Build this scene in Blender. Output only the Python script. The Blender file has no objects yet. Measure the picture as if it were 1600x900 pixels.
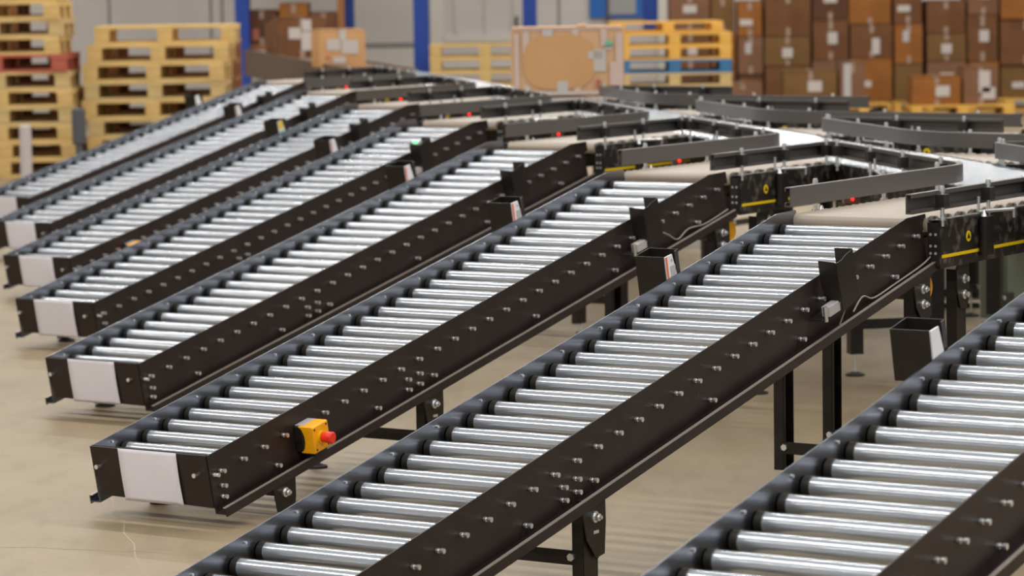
import bpy, bmesh, math, random
from mathutils import Vector, Matrix
random.seed(7)
SC = bpy.context.scene
COL = SC.collection
PI = math.pi

# ------------------------------------------------------------------ layout
CAM_Z = 1.8227
LOW_Z = 0.2508                     # top of a chute's low end
W = 0.5                            # chute width
SL = 0.2100                        # chute slope (12 degrees)
HR = 0.185                         # side rail height
LEN = 3.6
DH = Vector((0.54485, 0.83854, 0)); NR = Vector((DH.y, -DH.x, 0))
PH = Vector((-0.19182, 0.98143, 0)); PN = Vector((PH.y, -PH.x, 0))
PIT = Vector((-0.49949, 2.55562, 0)); PL = PIT.length
START = Vector((-0.43937, 5.70143, 0))
DEV = [(0.008, 0.037), (0.017, 0.027), (0.001, -0.044), (-0.021, -0.015), (-0.033, -0.042), (0.005, -0.036), (0.013, 0.063), (0.011, 0.011)]
O0 = Vector((1.39907, 8.53081, 0)) - PIT * 1 + PIT   # top end of chute 0
ZT = 0.970                         # belt level of the sorter
SW = 0.02                          # small clearance
CA, SA = DH.dot(PH), DH.dot(PN)    # spur direction in the main line's frame
KL, KR = 1.14, 1.72                # edges of the main line, across
KC = (KL + KR) / 2

def zrot(v):                       # rotation of a local frame whose Y axis is v
    return math.atan2(-v.x, v.y)

# ------------------------------------------------------------------ materials
def mat(name, col, rough=0.5, metal=0.0, spec=0.5, noise=None, bump=None, coat=0.0, emit=None, scale=(1, 1, 1)):
    m = bpy.data.materials.new(name); m.use_nodes = True
    nt = m.node_tree; b = nt.nodes['Principled BSDF']
    b.inputs['Base Color'].default_value = (*col, 1); b.inputs['Roughness'].default_value = rough
    b.inputs['Metallic'].default_value = metal; b.inputs['Specular IOR Level'].default_value = spec
    b.inputs['Coat Weight'].default_value = coat
    if emit:
        b.inputs['Emission Color'].default_value = (*emit[0], 1); b.inputs['Emission Strength'].default_value = emit[1]
    if noise or bump:
        tc = nt.nodes.new('ShaderNodeTexCoord'); mp = nt.nodes.new('ShaderNodeMapping')
        mp.inputs['Scale'].default_value = scale
        nt.links.new(tc.outputs['Object'], mp.inputs['Vector'])
    if noise:
        sc, col2, lo, hi = noise
        n = nt.nodes.new('ShaderNodeTexNoise'); n.inputs['Scale'].default_value = sc; n.inputs['Detail'].default_value = 5
        r = nt.nodes.new('ShaderNodeValToRGB')
        r.color_ramp.elements[0].position = lo; r.color_ramp.elements[0].color = (*col, 1)
        r.color_ramp.elements[1].position = hi; r.color_ramp.elements[1].color = (*col2, 1)
        nt.links.new(mp.outputs['Vector'], n.inputs['Vector']); nt.links.new(n.outputs['Fac'], r.inputs['Fac'])
        nt.links.new(r.outputs['Color'], b.inputs['Base Color'])
    if bump:
        n2 = nt.nodes.new('ShaderNodeTexNoise'); n2.inputs['Scale'].default_value = bump[0]; n2.inputs['Detail'].default_value = 4
        bp = nt.nodes.new('ShaderNodeBump'); bp.inputs['Strength'].default_value = bump[1]; bp.inputs['Distance'].default_value = 0.01
        nt.links.new(mp.outputs['Vector'], n2.inputs['Vector']); nt.links.new(n2.outputs['Fac'], bp.inputs['Height'])
        nt.links.new(bp.outputs['Normal'], b.inputs['Normal'])
    return m

M = {}
M['black'] = mat('black_powder_coat', (0.0125, 0.0092, 0.008), 0.40, 0, 0.35, noise=(9, (0.020, 0.015, 0.013), .4, .75))
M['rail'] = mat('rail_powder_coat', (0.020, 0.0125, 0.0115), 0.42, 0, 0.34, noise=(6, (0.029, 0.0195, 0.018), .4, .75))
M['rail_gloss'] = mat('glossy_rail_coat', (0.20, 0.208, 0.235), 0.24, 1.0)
M['edge'] = mat('worn_flange_edge', (0.42, 0.36, 0.32), 0.42, .5)  # pale tone is a grazing sky reflection put into the colour
M['dusty'] = mat('dusty_black_coat', (0.014, 0.011, 0.010), 0.42, 0, 0.4, noise=(24, (0.12, 0.10, 0.085), .50, .70))
M['dark'] = mat('black_plastic', (0.012, 0.010, 0.009), 0.5)
M['cap'] = mat('roller_end_plastic', (0.012, 0.009, 0.006), 0.55)
M['steel'] = mat('zinc_roller_tube', (0.54, 0.57, 0.61), 0.15, .70, 0.5)
M['zinc'] = mat('zinc_fastener', (0.86, 0.88, 0.90), 0.30, .9)
M['beige'] = mat('beige_roller_reflection', (0.40, 0.335, 0.275), 0.36, 0, 0.5)  # beige of cartons mirrored in the rollers, put into the base colour
M['guide'] = mat('gunmetal_profile', (0.115, 0.105, 0.10), 0.36, 0.5)
M['yellow'] = mat('yellow_tape', (0.80, 0.55, 0.0), 0.45)
M['orange'] = mat('safety_yellow_plastic', (0.95, 0.42, 0.004), 0.38, noise=(25, (0.8, 0.36, 0.004), .5, .8))
M['red'] = mat('red_plastic', (0.85, 0.035, 0.012), 0.35)
M['paper'] = mat('white_paper', (0.74, 0.71, 0.77), 0.8, bump=(9, .25))
M['sticker'] = mat('white_reflector_foil', (0.78, 0.76, 0.78), 0.4)
M['orange_edge'] = mat('orange_print', (0.8, 0.14, 0.04), 0.5)
M['grey_edge'] = mat('pale_print', (0.45, 0.42, 0.42), 0.5)
M['wood'] = mat('pallet_wood', (0.56, 0.37, 0.13), 0.75, noise=(3, (0.72, 0.50, 0.20), .35, .7), scale=(1, 6, 6))
M['wood2'] = mat('pale_pallet_wood', (0.60, 0.44, 0.20), 0.78, noise=(3, (0.50, 0.35, 0.15), .35, .7), scale=(1, 6, 6))
M['wood3'] = mat('orange_pallet_wood', (0.68, 0.36, 0.06), 0.75, noise=(3, (0.78, 0.46, 0.10), .35, .7), scale=(1, 6, 6))
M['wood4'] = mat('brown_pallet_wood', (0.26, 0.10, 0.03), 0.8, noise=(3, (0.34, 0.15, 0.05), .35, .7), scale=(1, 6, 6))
M['woodred'] = mat('red_painted_wood', (0.42, 0.10, 0.06), 0.7)
M['woodblue'] = mat('blue_painted_wood', (0.03, 0.15, 0.33), 0.6)
M['wall'] = mat('grey_wall_panel', (0.56, 0.515, 0.485), 0.6, noise=(1.2, (0.60, 0.555, 0.525), .3, .7))
M['plinth'] = mat('pale_wall_plinth', (0.60, 0.555, 0.51), 0.7)
M['seam'] = mat('panel_seam', (0.22, 0.21, 0.205), 0.7)
M['white'] = mat('off_white_paint', (0.66, 0.62, 0.55), 0.55)
M['blue'] = mat('blue_paint', (0.006, 0.045, 0.30), 0.45)
M['signblue'] = mat('blue_sign', (0.01, 0.12, 0.44), 0.45)
M['green'] = mat('grey_green_paint', (0.125, 0.15, 0.105), 0.5)
M['grey'] = mat('light_grey_paint', (0.33, 0.33, 0.32), 0.5)
M['post'] = mat('pale_grey_post', (0.50, 0.46, 0.45), 0.5)
M['bollard'] = mat('slate_paint', (0.07, 0.072, 0.088), 0.5)
M['cable'] = mat('grey_cable', (0.30, 0.27, 0.23), 0.5)
M['belt'] = mat('brown_belt', (0.17, 0.105, 0.06), 0.6)
M['skirt'] = mat('brown_board', (0.13, 0.08, 0.05), 0.6)
M['rubber'] = mat('black_rubber', (0.02, 0.018, 0.016), 0.7)
M['led_red'] = mat('red_led', (0.5, 0, 0), 0.4, emit=((1, 0.01, 0.01), 5))
M['led_green'] = mat('green_led', (0, 0.5, 0.05), 0.4, emit=((0.02, 1, 0.1), 4))
M['tape'] = mat('clear_tape', (0.34, 0.23, 0.17), 0.3, 0, 0.5)
M['tape_pale'] = mat('pale_tape', (0.60, 0.46, 0.40), 0.3, 0, 0.5)
M['label'] = mat('paper_label', (0.52, 0.47, 0.44), 0.7)
M['tint'] = mat('pale_green_label', (0.15, 0.50, 0.32), 0.7)
M['pinkred'] = mat('red_print', (0.42, 0.12, 0.08), 0.7)
M['lamp'] = mat('lamp_housing', (0.8, 0.8, 0.8), 0.4)
CART = [mat('cardboard_%s' % n, c, 0.75, noise=(4, c2, .35, .7)) for n, c, c2 in (
    ('brown', (0.17, 0.064, 0.017), (0.12, 0.044, 0.012)), ('orange', (0.30, 0.105, 0.012), (0.23, 0.078, 0.009)),
    ('dark', (0.11, 0.038, 0.012), (0.08, 0.028, 0.009)), ('tan', (0.18, 0.088, 0.02), (0.14, 0.068, 0.016)),
    ('pinkish', (0.21, 0.095, 0.045), (0.165, 0.075, 0.035)))]
M['card_big'] = mat('cardboard_pale', (0.66, 0.40, 0.22), 0.7, noise=(3, (0.60, 0.36, 0.19), .3, .7))
M['card_tan'] = mat('cardboard_honey', (0.60, 0.33, 0.14), 0.7, noise=(3, (0.55, 0.30, 0.125), .3, .7))

def floor_mat():
    m = bpy.data.materials.new('beige_concrete'); m.use_nodes = True
    nt = m.node_tree; L = nt.links; b = nt.nodes['Principled BSDF']; b.inputs['Roughness'].default_value = 0.5
    tc = nt.nodes.new('ShaderNodeTexCoord')
    def nz(scale, sx, sy, detail=6):
        mp = nt.nodes.new('ShaderNodeMapping'); mp.inputs['Scale'].default_value = (sx, sy, 1); mp.inputs['Rotation'].default_value = (0, 0, 0.12)
        n = nt.nodes.new('ShaderNodeTexNoise'); n.inputs['Scale'].default_value = scale; n.inputs['Detail'].default_value = detail
        L.new(tc.outputs['Object'], mp.inputs['Vector']); L.new(mp.outputs['Vector'], n.inputs['Vector']); return n.outputs['Fac']
    r = nt.nodes.new('ShaderNodeValToRGB'); L.new(nz(1.1, 1, .6), r.inputs['Fac'])
    r.color_ramp.elements[0].position = .3; r.color_ramp.elements[0].color = (0.25, 0.184, 0.108, 1)
    r.color_ramp.elements[1].position = .72; r.color_ramp.elements[1].color = (0.335, 0.255, 0.158, 1)
    r2 = nt.nodes.new('ShaderNodeValToRGB'); L.new(nz(9, 1, .35), r2.inputs['Fac'])
    r2.color_ramp.elements[0].position = .30; r2.color_ramp.elements[0].color = (0.74, 0.72, 0.70, 1)
    r2.color_ramp.elements[1].position = .50; r2.color_ramp.elements[1].color = (1, 1, 1, 1)
    mx = nt.nodes.new('ShaderNodeMixRGB'); mx.blend_type = 'MULTIPLY'; mx.inputs[0].default_value = .55
    L.new(r.outputs[0], mx.inputs[1]); L.new(r2.outputs[0], mx.inputs[2])
    r3 = nt.nodes.new('ShaderNodeValToRGB'); L.new(nz(60, 1, .5, 2), r3.inputs['Fac'])
    r3.color_ramp.elements[0].position = .3; r3.color_ramp.elements[0].color = (0.86, 0.86, 0.86, 1)
    r3.color_ramp.elements[1].position = .6; r3.color_ramp.elements[1].color = (1, 1, 1, 1)
    m2 = nt.nodes.new('ShaderNodeMixRGB'); m2.blend_type = 'MULTIPLY'; m2.inputs[0].default_value = .5
    L.new(mx.outputs[0], m2.inputs[1]); L.new(r3.outputs[0], m2.inputs[2])
    L.new(m2.outputs[0], b.inputs['Base Color'])
    return m
M['floor'] = floor_mat()
M['joint'] = mat('floor_joint', (0.36, 0.285, 0.20), 0.7)

# ------------------------------------------------------------------ mesh helpers
class MB:
    def __init__(s): s.v = []; s.f = []; s.sm = []
    def add(s, vs, fs, smooth=False):
        o = len(s.v); s.v += [Vector(p) for p in vs]; s.f += [tuple(i + o for i in f) for f in fs]; s.sm += [smooth] * len(fs)
        return s
    def box(s, c, d, T=None):
        x, y, z = d[0] / 2, d[1] / 2, d[2] / 2
        vs = [Vector((c[0] + a * x, c[1] + b * y, c[2] + e * z)) for a in (-1, 1) for b in (-1, 1) for e in (-1, 1)]
        if T: vs = [T(p) for p in vs]
        return s.add(vs, [(0, 1, 3, 2), (4, 6, 7, 5), (0, 4, 5, 1), (2, 3, 7, 6), (0, 2, 6, 4), (1, 5, 7, 3)])
    def cyl(s, a, b, r, n=12, r2=None, T=None, caps=True):
        a, b = Vector(a), Vector(b); r2 = r if r2 is None else r2
        ax = (b - a).normalized(); u = ax.orthogonal().normalized(); w = ax.cross(u)
        ring = [u * math.cos(2 * PI * i / n) + w * math.sin(2 * PI * i / n) for i in range(n)]
        vs = [a + q * r for q in ring] + [b + q * r2 for q in ring]
        if T: vs = [T(p) for p in vs]
        s.add(vs, [(i, (i + 1) % n, n + (i + 1) % n, n + i) for i in range(n)], True)
        if caps: s.add(vs, [tuple(range(n))[::-1], tuple(range(n, 2 * n))])
        return s
    def prism(s, poly, axis, lo, hi, T=None):
        # poly: 2-d points; extruded along axis ('x','y','z')
        def P(p, t):
            return {'x': (t, p[0], p[1]), 'y': (p[0], t, p[1]), 'z': (p[0], p[1], t)}[axis]
        n = len(poly); vs = [Vector(P(p, lo)) for p in poly] + [Vector(P(p, hi)) for p in poly]
        if T: vs = [T(p) for p in vs]
        return s.add(vs, [(i, (i + 1) % n, n + (i + 1) % n, n + i) for i in range(n)] + [tuple(range(n))[::-1], tuple(range(n, 2 * n))])
    def sweep(s, pts, prof, closed_prof=True):
        # pts: 2-d path (x, y) ; prof: (offset to the left of travel, z)
        n = len(prof); vs = []
        for i, p in enumerate(pts):
            p = Vector((p[0], p[1]))
            t0 = (p - Vector(pts[i - 1][:2])).normalized() if i else None
            t1 = (Vector(pts[i + 1][:2]) - p).normalized() if i < len(pts) - 1 else None
            t0 = t0 or t1; t1 = t1 or t0
            n0 = Vector((-t0.y, t0.x)); n1 = Vector((-t1.y, t1.x)); m = (n0 + n1)
            m = m / max(m.length_squared / 2, .3)
            vs += [Vector((p.x + m.x * o, p.y + m.y * o, z)) for o, z in prof]
        fs = [(i * n + k, i * n + (k + 1) % n, (i + 1) * n + (k + 1) % n, (i + 1) * n + k) for i in range(len(pts) - 1) for k in range(n)]
        s.add(vs, fs); s.add(vs[:n], [tuple(range(n))]); s.add(vs[-n:], [tuple(range(n))[::-1]])
        return s
    def tube(s, pts, r, n=8):
        for a, b in zip(pts, pts[1:]): s.cyl(a, b, r, n)
        return s
    def data(s, name, m, bev=0, auto=True):
        me = bpy.data.meshes.new(name); me.from_pydata([tuple(p) for p in s.v], [], s.f); me.update()
        bm = bmesh.new(); bm.from_mesh(me); bmesh.ops.recalc_face_normals(bm, faces=bm.faces); bm.to_mesh(me); bm.free()
        for p, q in zip(me.polygons, s.sm): p.use_smooth = q
        me.materials.append(M[m] if isinstance(m, str) else m)
        return me
    def build(s, name, m, parent=None, bev=0):
        o = bpy.data.objects.new(name, s.data(name, m)); COL.objects.link(o); o.parent = parent
        if bev:
            b = o.modifiers.new('bevel', 'BEVEL'); b.width = bev; b.segments = 2; b.limit_method = 'ANGLE'
        return o

def tag(o, label=None, cat=None, group=None, kind=None):
    if label: o['label'] = label
    if cat: o['category'] = cat
    if group: o['group'] = group
    if kind: o['kind'] = kind
    return o
def empty(name, loc=(0, 0, 0), rz=0.0, **k):
    o = bpy.data.objects.new(name, None); COL.objects.link(o); o.location = loc; o.rotation_euler = (0, 0, rz)
    o.empty_display_size = .1
    return tag(o, **k)
def inst(name, me, parent, loc=(0, 0, 0), rot=None):
    o = bpy.data.objects.new(name, me); COL.objects.link(o); o.parent = parent; o.location = loc
    if rot: o.rotation_euler = rot
    return o
KIDS = {}
def copy_tree(o, parent=None):
    c = o.copy(); COL.objects.link(c); c.parent = parent
    for ch in [x for x in o.children]: copy_tree(ch, c)
    return c

# ------------------------------------------------------------------ setting
def strip(name, poly, z0, z1, m, kind='structure'):
    o = MB().prism(poly, 'z', z0, z1).build(name, m); o['kind'] = kind; return o
fl = MB().box((3, 24, -.05), (60, 60, .1)).build('floor', 'floor'); fl['kind'] = 'structure'
jt = MB()
for a, b in (((-1.62, 12.2), (-1.02, 9.2)), ((-9, 15.6), (-1.5, 15.9)), ((-1.9, 10.35), (-1.1, 10.1))):
    a, b = Vector((*a, 0)), Vector((*b, 0)); t = (b - a).normalized(); q = Vector((-t.y, t.x, 0)) * .0035
    n_ = 14; pts = [a.lerp(b, i / n_) + q * random.uniform(-6, 6) for i in range(n_ + 1)]
    for u, v in zip(pts, pts[1:]):
        jt.add([u - q + Vector((0, 0, .0006)), v - q + Vector((0, 0, .0006)), v + q + Vector((0, 0, .0006)), u + q + Vector((0, 0, .0006))], [(0, 1, 2, 3)])
o = jt.build('trim_1', 'joint'); o['kind'] = 'structure'

YW = 42.5
def pxx(px, Y): return (px - 800) / 5014.7 * Y - 0.0  # width measure, metres at depth Y
wall = MB().box((2, YW + .15, 4), (50, .3, 8)).build('wall_back', 'wall'); wall['kind'] = 'structure'
wl = MB().box((-14, 18.5, 4), (.3, 48, 8)).build('wall_left', 'wall'); wl['kind'] = 'structure'
wr = MB().box((18, 18.5, 4), (.3, 48, 8)).build('wall_right', 'wall'); wr['kind'] = 'structure'
# seams, plinth, frame strips on the back wall
for k, (x0, x1, z0, z1, m, t) in enumerate((
        (-5.27, -5.24, 0, 5, 'seam', .01), (-3.93, -3.90, 0, 5, 'seam', .01), (-3.78, -3.75, 0, 5, 'seam', .01), (-1.93, -1.12, 0.86, .93, 'seam', .012), (-2.0, -1.13, 0, .86, 'plinth', .05),
        (-1.02, -.84, 0, 5, 'white', .10), (.17, .20, 0, 5, 'white', .06), (.34, .36, 0, 5, 'seam', .012), (.66, .69, 0, 5, 'seam', .012), (1.98, 2.12, 0, 5, 'white', .12), (2.16, 2.20, 0, 5, 'seam', .05), (2.22, 2.30, 0, 5, 'white', .08))):
    o = MB().box(((x0 + x1) / 2, YW - t / 2, (z0 + z1) / 2), (x1 - x0, t, z1 - z0)).build('trim_%d' % (k + 2), m); o['kind'] = 'structure'
# roller door between the blue posts
dr = MB().box((-.32, YW - .04, 2.5), (1.04, .08, 4.9))
dr = dr.build('door_1', 'wall'); dr['kind'] = 'structure'
fr = MB().box((-.32, YW - .10, .98), (1.04, .05, .10)); fr.box((-.32, YW - .10, .60), (1.04, .05, .03))
fr.box((-.68, YW - .10, 2.4), (.03, .04, 2.7)); fr.box((.10, YW - .10, 2.4), (.03, .04, 2.7)); fr.box((-.30, YW - .10, 2.4), (.012, .03, 2.7))
fr.build('door_frame', 'white', dr)
MB().box((.115, YW - .15, 1.18), (.03, .06, .16)).build('door_handle', 'dark', dr)
def column(x0, x1, Y, m='blue', **k):
    w = x1 - x0; c = (x0 + x1) / 2; z1 = 5.5
    root = empty('steel_column', (c, Y, 0), **k)
    # an I section: two flanges and a web, standing on a base plate
    b = MB().box((0, -w * .45, z1 / 2 + .02), (w, w * .12, z1)).box((0, w * .45, z1 / 2 + .02), (w, w * .12, z1)).box((0, 0, z1 / 2 + .02), (w * .12, w * .8, z1))
    b.build('shaft', m, root); MB().box((0, 0, .01), (w * 1.6, w * 1.6, .02)).build('base_plate', m, root)
column(-3.38, -3.21, 40, label='blue steel column in front of the grey wall beside the pallet stacks', cat='column')
column(-2.05, -1.93, 40.5, label='narrow blue column behind the small carton at the line end', cat='column')
column(-1.17, -.98, 40, label='blue column between the wall panel and the white framed door', cat='column')
column(.19, .37, 41, label='blue column rising behind the left half of the big carton', cat='column')
sg = empty('wall_sign', (1.45, YW - .01, 1.62), label='blue sign board with pale posters on the wall behind the big carton', cat='sign')
MB().box((-.02, -.03, 0), (.70, .04, .80)).build('board', 'signblue', sg)
MB().box((.50, -.035, 0), (.32, .05, 1.1)).build('side_board', 'blue', sg)
MB().box((.08, -.056, .10), (.36, .01, .22)).build('poster', 'label', sg)
MB().box((.06, -.056, -.24), (.36, .01, .24)).build('poster', 'grey', sg)
MB().cyl((-.13, -.06, -.9), (-.13, -.06, .6), .018, 8).build('pole', 'skirt', sg)

# ------------------------------------------------------------------ chute (gravity roller conveyor)
def S(p):                          # (b, s, u) on the slope -> local (x, y, z) above the low end on the floor
    b, s, u = p
    return Vector((b, s * math.cos(SL) - u * math.sin(SL), LOW_Z + s * math.sin(SL) + u * math.cos(SL)))
def zfl(s, u=0): return LOW_Z + s * math.sin(SL) + u * math.cos(SL)

def make_chute(full=True):
    root = empty('roller_conveyor')
    t = .004
    # side profile of a rail with the flattened tab at its top end
    side = [(0.0, 0), (3.46, 0.003), (3.60, -.022), (3.603, -.070), (3.565, -.072), (3.578, -.185), (0, -.185)]
    rails = []
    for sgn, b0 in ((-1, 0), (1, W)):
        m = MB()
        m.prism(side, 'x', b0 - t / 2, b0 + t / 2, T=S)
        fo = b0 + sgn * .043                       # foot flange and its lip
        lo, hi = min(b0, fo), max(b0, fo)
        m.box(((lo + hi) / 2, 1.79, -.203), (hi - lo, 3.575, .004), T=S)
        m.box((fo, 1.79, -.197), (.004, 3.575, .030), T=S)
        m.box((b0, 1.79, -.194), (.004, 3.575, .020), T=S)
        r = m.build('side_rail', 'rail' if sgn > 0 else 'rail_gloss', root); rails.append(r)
        MB().box((fo - sgn * .005, 1.79, -.1815), (.012, 3.575, .003), T=S).build('flange_edge', 'edge', r)  # lighter strip carries the painted reflection along the flange top
    # rollers
    tube = MB().cyl((.024, 0, 0), (W - .004, 0, 0), .025, 28).data('tube', 'steel')
    cap = MB().cyl((.0, 0, 0), (.002, 0, 0), .012, 12).cyl((.002, 0, 0), (.022, 0, 0), .0262, 24).cyl((.022, 0, 0), (.026, 0, 0), .0262, 24, .021).data('end_cap', 'cap')
    ss = [.05 + .1185 * i for i in range(30)]
    for s in ss:
        p = S((0, s, -.068))
        r = inst('roller', tube, root, p)
        inst('end_cap', cap, r, (.003, 0, 0))
    # threaded studs on the near rail, one per roller, and the joint / fixing bolts
    bolt = MB().cyl((0, 0, 0), (.018, 0, 0), .0045, 10).cyl((.003, 0, 0), (.010, 0, 0), .0075, 6).cyl((.018, 0, 0), (.027, 0, 0), .0075, 12).data('bolt', 'zinc')
    spots = [(s, -.068) for s in ss]
    spots += [(.015, -.07), (.045, -.118), (.04, -.155), (1.15, -.118), (1.145, -.155), (1.225, -.12), (1.218, -.157), (1.31, -.155), (.948, -.157),
              (2.02, -.155), (2.62, -.155), (3.30, -.155), (.345, -.155)]
    for s, u in spots:
        if any(abs(s - a) < .004 and u != b for a, b in spots if b == -.068 and u != -.068 and abs(u - b) < .01): continue
        inst('bolt', bolt, rails[1], S((W + .002, s, u)))
    cup = MB().cyl((-.003, 0, 0), (.003, 0, 0), .0042, 8).data('bolt', 'zinc')
    for k in range(14): inst('bolt', cup, rails[0], S((.004, .11 + k * .2374, -.022)))
    # end plate with a sheet of paper folded over it
    e = MB().prism([(.002, 0.002), (W - .002, 0.002), (W - .002, -.182), (.02, -.172), (.016, -.085), (.002, -.08)], 'y', -.004, 0, T=S)
    e.box((W / 2, -.010, .001), (W - .004, .002, .003), T=lambda p: S((p.x, p.y + .018, p.z)))
    ep = e.build('end_plate', 'rail', root)
    pb = MB().cyl((0, 0, 0), (0, -.016, 0), .005, 8).cyl((0, -.016, 0), (0, -.024, 0), .008, 10).data('bolt', 'zinc')
    inst('bolt', pb, ep, S((.035, -.004, -.068))); inst('bolt', pb, ep, S((W - .045, -.004, -.068)))
    # paper
    n = 14; vs = []; fs = []
    for j in range(n + 1):
        v = j / n
        for i in range(9):
            u = i / 8
            vs.append(S((.125 + .25 * u + .006 * v * (u - .3), -.0055 - .005 * abs(math.sin(v * PI)) * (1 if u > .85 else .35) - (.006 * v * v * (u > .9)), .003 - .186 * v)))
    for j in range(n):
        for i in range(8): a = j * 9 + i; fs.append((a, a + 1, a + 10, a + 9))
    pp = MB().add(vs, fs, True).build('paper_sheet', 'paper', ep)
    so = pp.modifiers.new('t', 'SOLIDIFY'); so.thickness = .0008; so.offset = 0
    pp['label'] = 'blank white paper sheet taped over the end plate'
    # supports: three leg pairs
    hexb = MB().cyl((0, 0, 0), (.006, 0, 0), .017, 14).cyl((.006, 0, 0), (.018, 0, 0), .012, 6).cyl((.018, 0, 0), (.026, 0, 0), .006, 8).data('bolt', 'zinc')
    foot = MB().cyl((0, 0, 0), (0, 0, .008), .043, 24).cyl((0, 0, .008), (0, 0, .018), .040, 24, .014).cyl((0, 0, .018), (0, 0, .032), .014, 6).data('foot', 'rubber')
    rod = MB().cyl((0, 0, .03), (0, 0, .13), .0055, 8).cyl((0, 0, .045), (0, 0, .055), .012, 6).data('threaded_rod', 'zinc')
    for s in (.345, 1.27, 3.47):
        ztop = zfl(s, -.21); y = S((0, s, -.19)).y
        for side_, b0, sg in ((0, -.012, -1), (1, W + .012, 1)):
            low = s < .5
            zb = .075 if not low else .07
            leg = MB()
            w, dp, th = .075, .036, .004
            x = b0 - sg * .010
            zc0, zc1 = zb, max(ztop - .02, zb + .03)
            # open channel, web towards the low end of the chute
            leg.box((x, y - w / 2 + .0, (zc0 + zc1) / 2), (dp, th, zc1 - zc0))
            leg.box((x + sg * (dp / 2), y, (zc0 + zc1) / 2), (th, w, zc1 - zc0))
            leg.box((x, y + w / 2, (zc0 + zc1) / 2), (dp, th, zc1 - zc0))
            leg.box((x - sg * (dp / 2), y - w / 2 + .007, (zc0 + zc1) / 2), (th, .014, zc1 - zc0))
            leg.box((x, y, zc0 + .003), (dp, w, .004))
            lg = leg.build('leg', 'black', root)
            # hinged bracket hanging from the foot flange
            hb = .175 if not low else .13
            zt2 = zfl(s, -.188)
            br = MB(); xb = W + .030 if sg > 0 else -.030
            prof = [(y - .062, zt2 - .030), (y - .050, zt2 - .010), (y + .052, zt2 + .010), (y + .066, zt2 - .012), (y + .068, zt2 - .08), (y + .060, zt2 - hb), (y + .030, zt2 - hb - .004), (y + .018, zt2 - hb - .012), (y - .035, zt2 - .125)]
            if low: prof = [(p, max(q, .012)) for p, q in prof]
            br.prism(prof, 'x', xb - .002, xb + .002)
            br.box((xb - sg * .02, y, zt2 - .012), (.04, .08, .004))
            bb = br.build('bracket', 'black', lg)
            if sg > 0:
                inst('bolt', hexb, bb, (xb + .002, y + .004, zt2 - .060))
                if s > 3: inst('bolt', hexb, bb, (xb + .002, y + .006, zt2 - .112))
                else: MB().box((xb + .0025, y + .012, zt2 - .105), (.003, .028, .009)).build('slot', 'zinc', bb) if not low else None
            r = inst('threaded_rod', rod, lg, (x, y, 0)); inst('foot', foot, lg, (x, y, 0)) if not (low and sg > 0) else None
        cb = MB().box((W / 2, y - .036, .155 if not low else .105), (W + .0, .004, .042)).box((W / 2, y - .024, (.155 if not low else .105) - .02), (W, .024, .004))
        cbo = cb.build('cross_bar', 'black', root)
        cbolt = MB().cyl((0, 0, 0), (0, -.008, 0), .012, 6).data('bolt', 'zinc')
        for xx in (.02, W - .02): inst('bolt', cbolt, cbo, (xx, y - .038, .157 if not low else .107))
    return root

chute = make_chute()
LANE_LBL = ['nearest roller chute, cut off by the lower right corner of the photo',
            'roller chute through the middle whose low end runs out of the bottom edge',
            'roller chute with the large yellow box and red button on its side',
            'roller chute next behind the one carrying the red stop button',
            'roller chute with a small green light near its top, fourth from the front',
            'roller chute carrying the small far yellow box near its papered low end',
            'roller chute second from the back, low end cut by the left edge',
            'rearmost roller chute with the brightest rollers, in front of the pallet stacks']
def place_chute(o, P, ydir, label, group):
    o.location = (P.x, P.y, 0); o.rotation_euler = (0, 0, zrot(ydir)); tag(o, label, 'roller conveyor', group); return o
LANEO = []
for i in range(8):
    P = START + PIT * i + Vector((*DEV[i], 0))
    o = chute if i == 0 else copy_tree(chute)
    place_chute(o, P, DH, LANE_LBL[i], 'sloping roller chutes on the left of the line'); LANEO.append((P, DH, NR))

def onlane(i, b, s, u):
    P, y, x = LANEO[i]; q = S((b, s, u)); return P + x * q.x + y * q.y + Vector((0, 0, q.z))

# ------------------------------------------------------------------ things mounted on the chutes
# all built in a tilted frame: X across, Y up the slope, Z away from the rollers
def tilted(name, i, b, s, u, **k):
    P, y, x = LANEO[i]
    o = empty(name, onlane(i, b, s, u), **k); o.rotation_euler = (SL, 0, zrot(y)); return o
WHERE = ['nearest chute', 'middle chute cut off below', 'chute with the red stop button', 'chute behind the stop button one',
         'chute with the green light', 'chute with small far yellow box', 'second chute from the back', 'rearmost chute']

def place_kids(proto, root):
    for c in proto.children: copy_tree(c, root)
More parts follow.
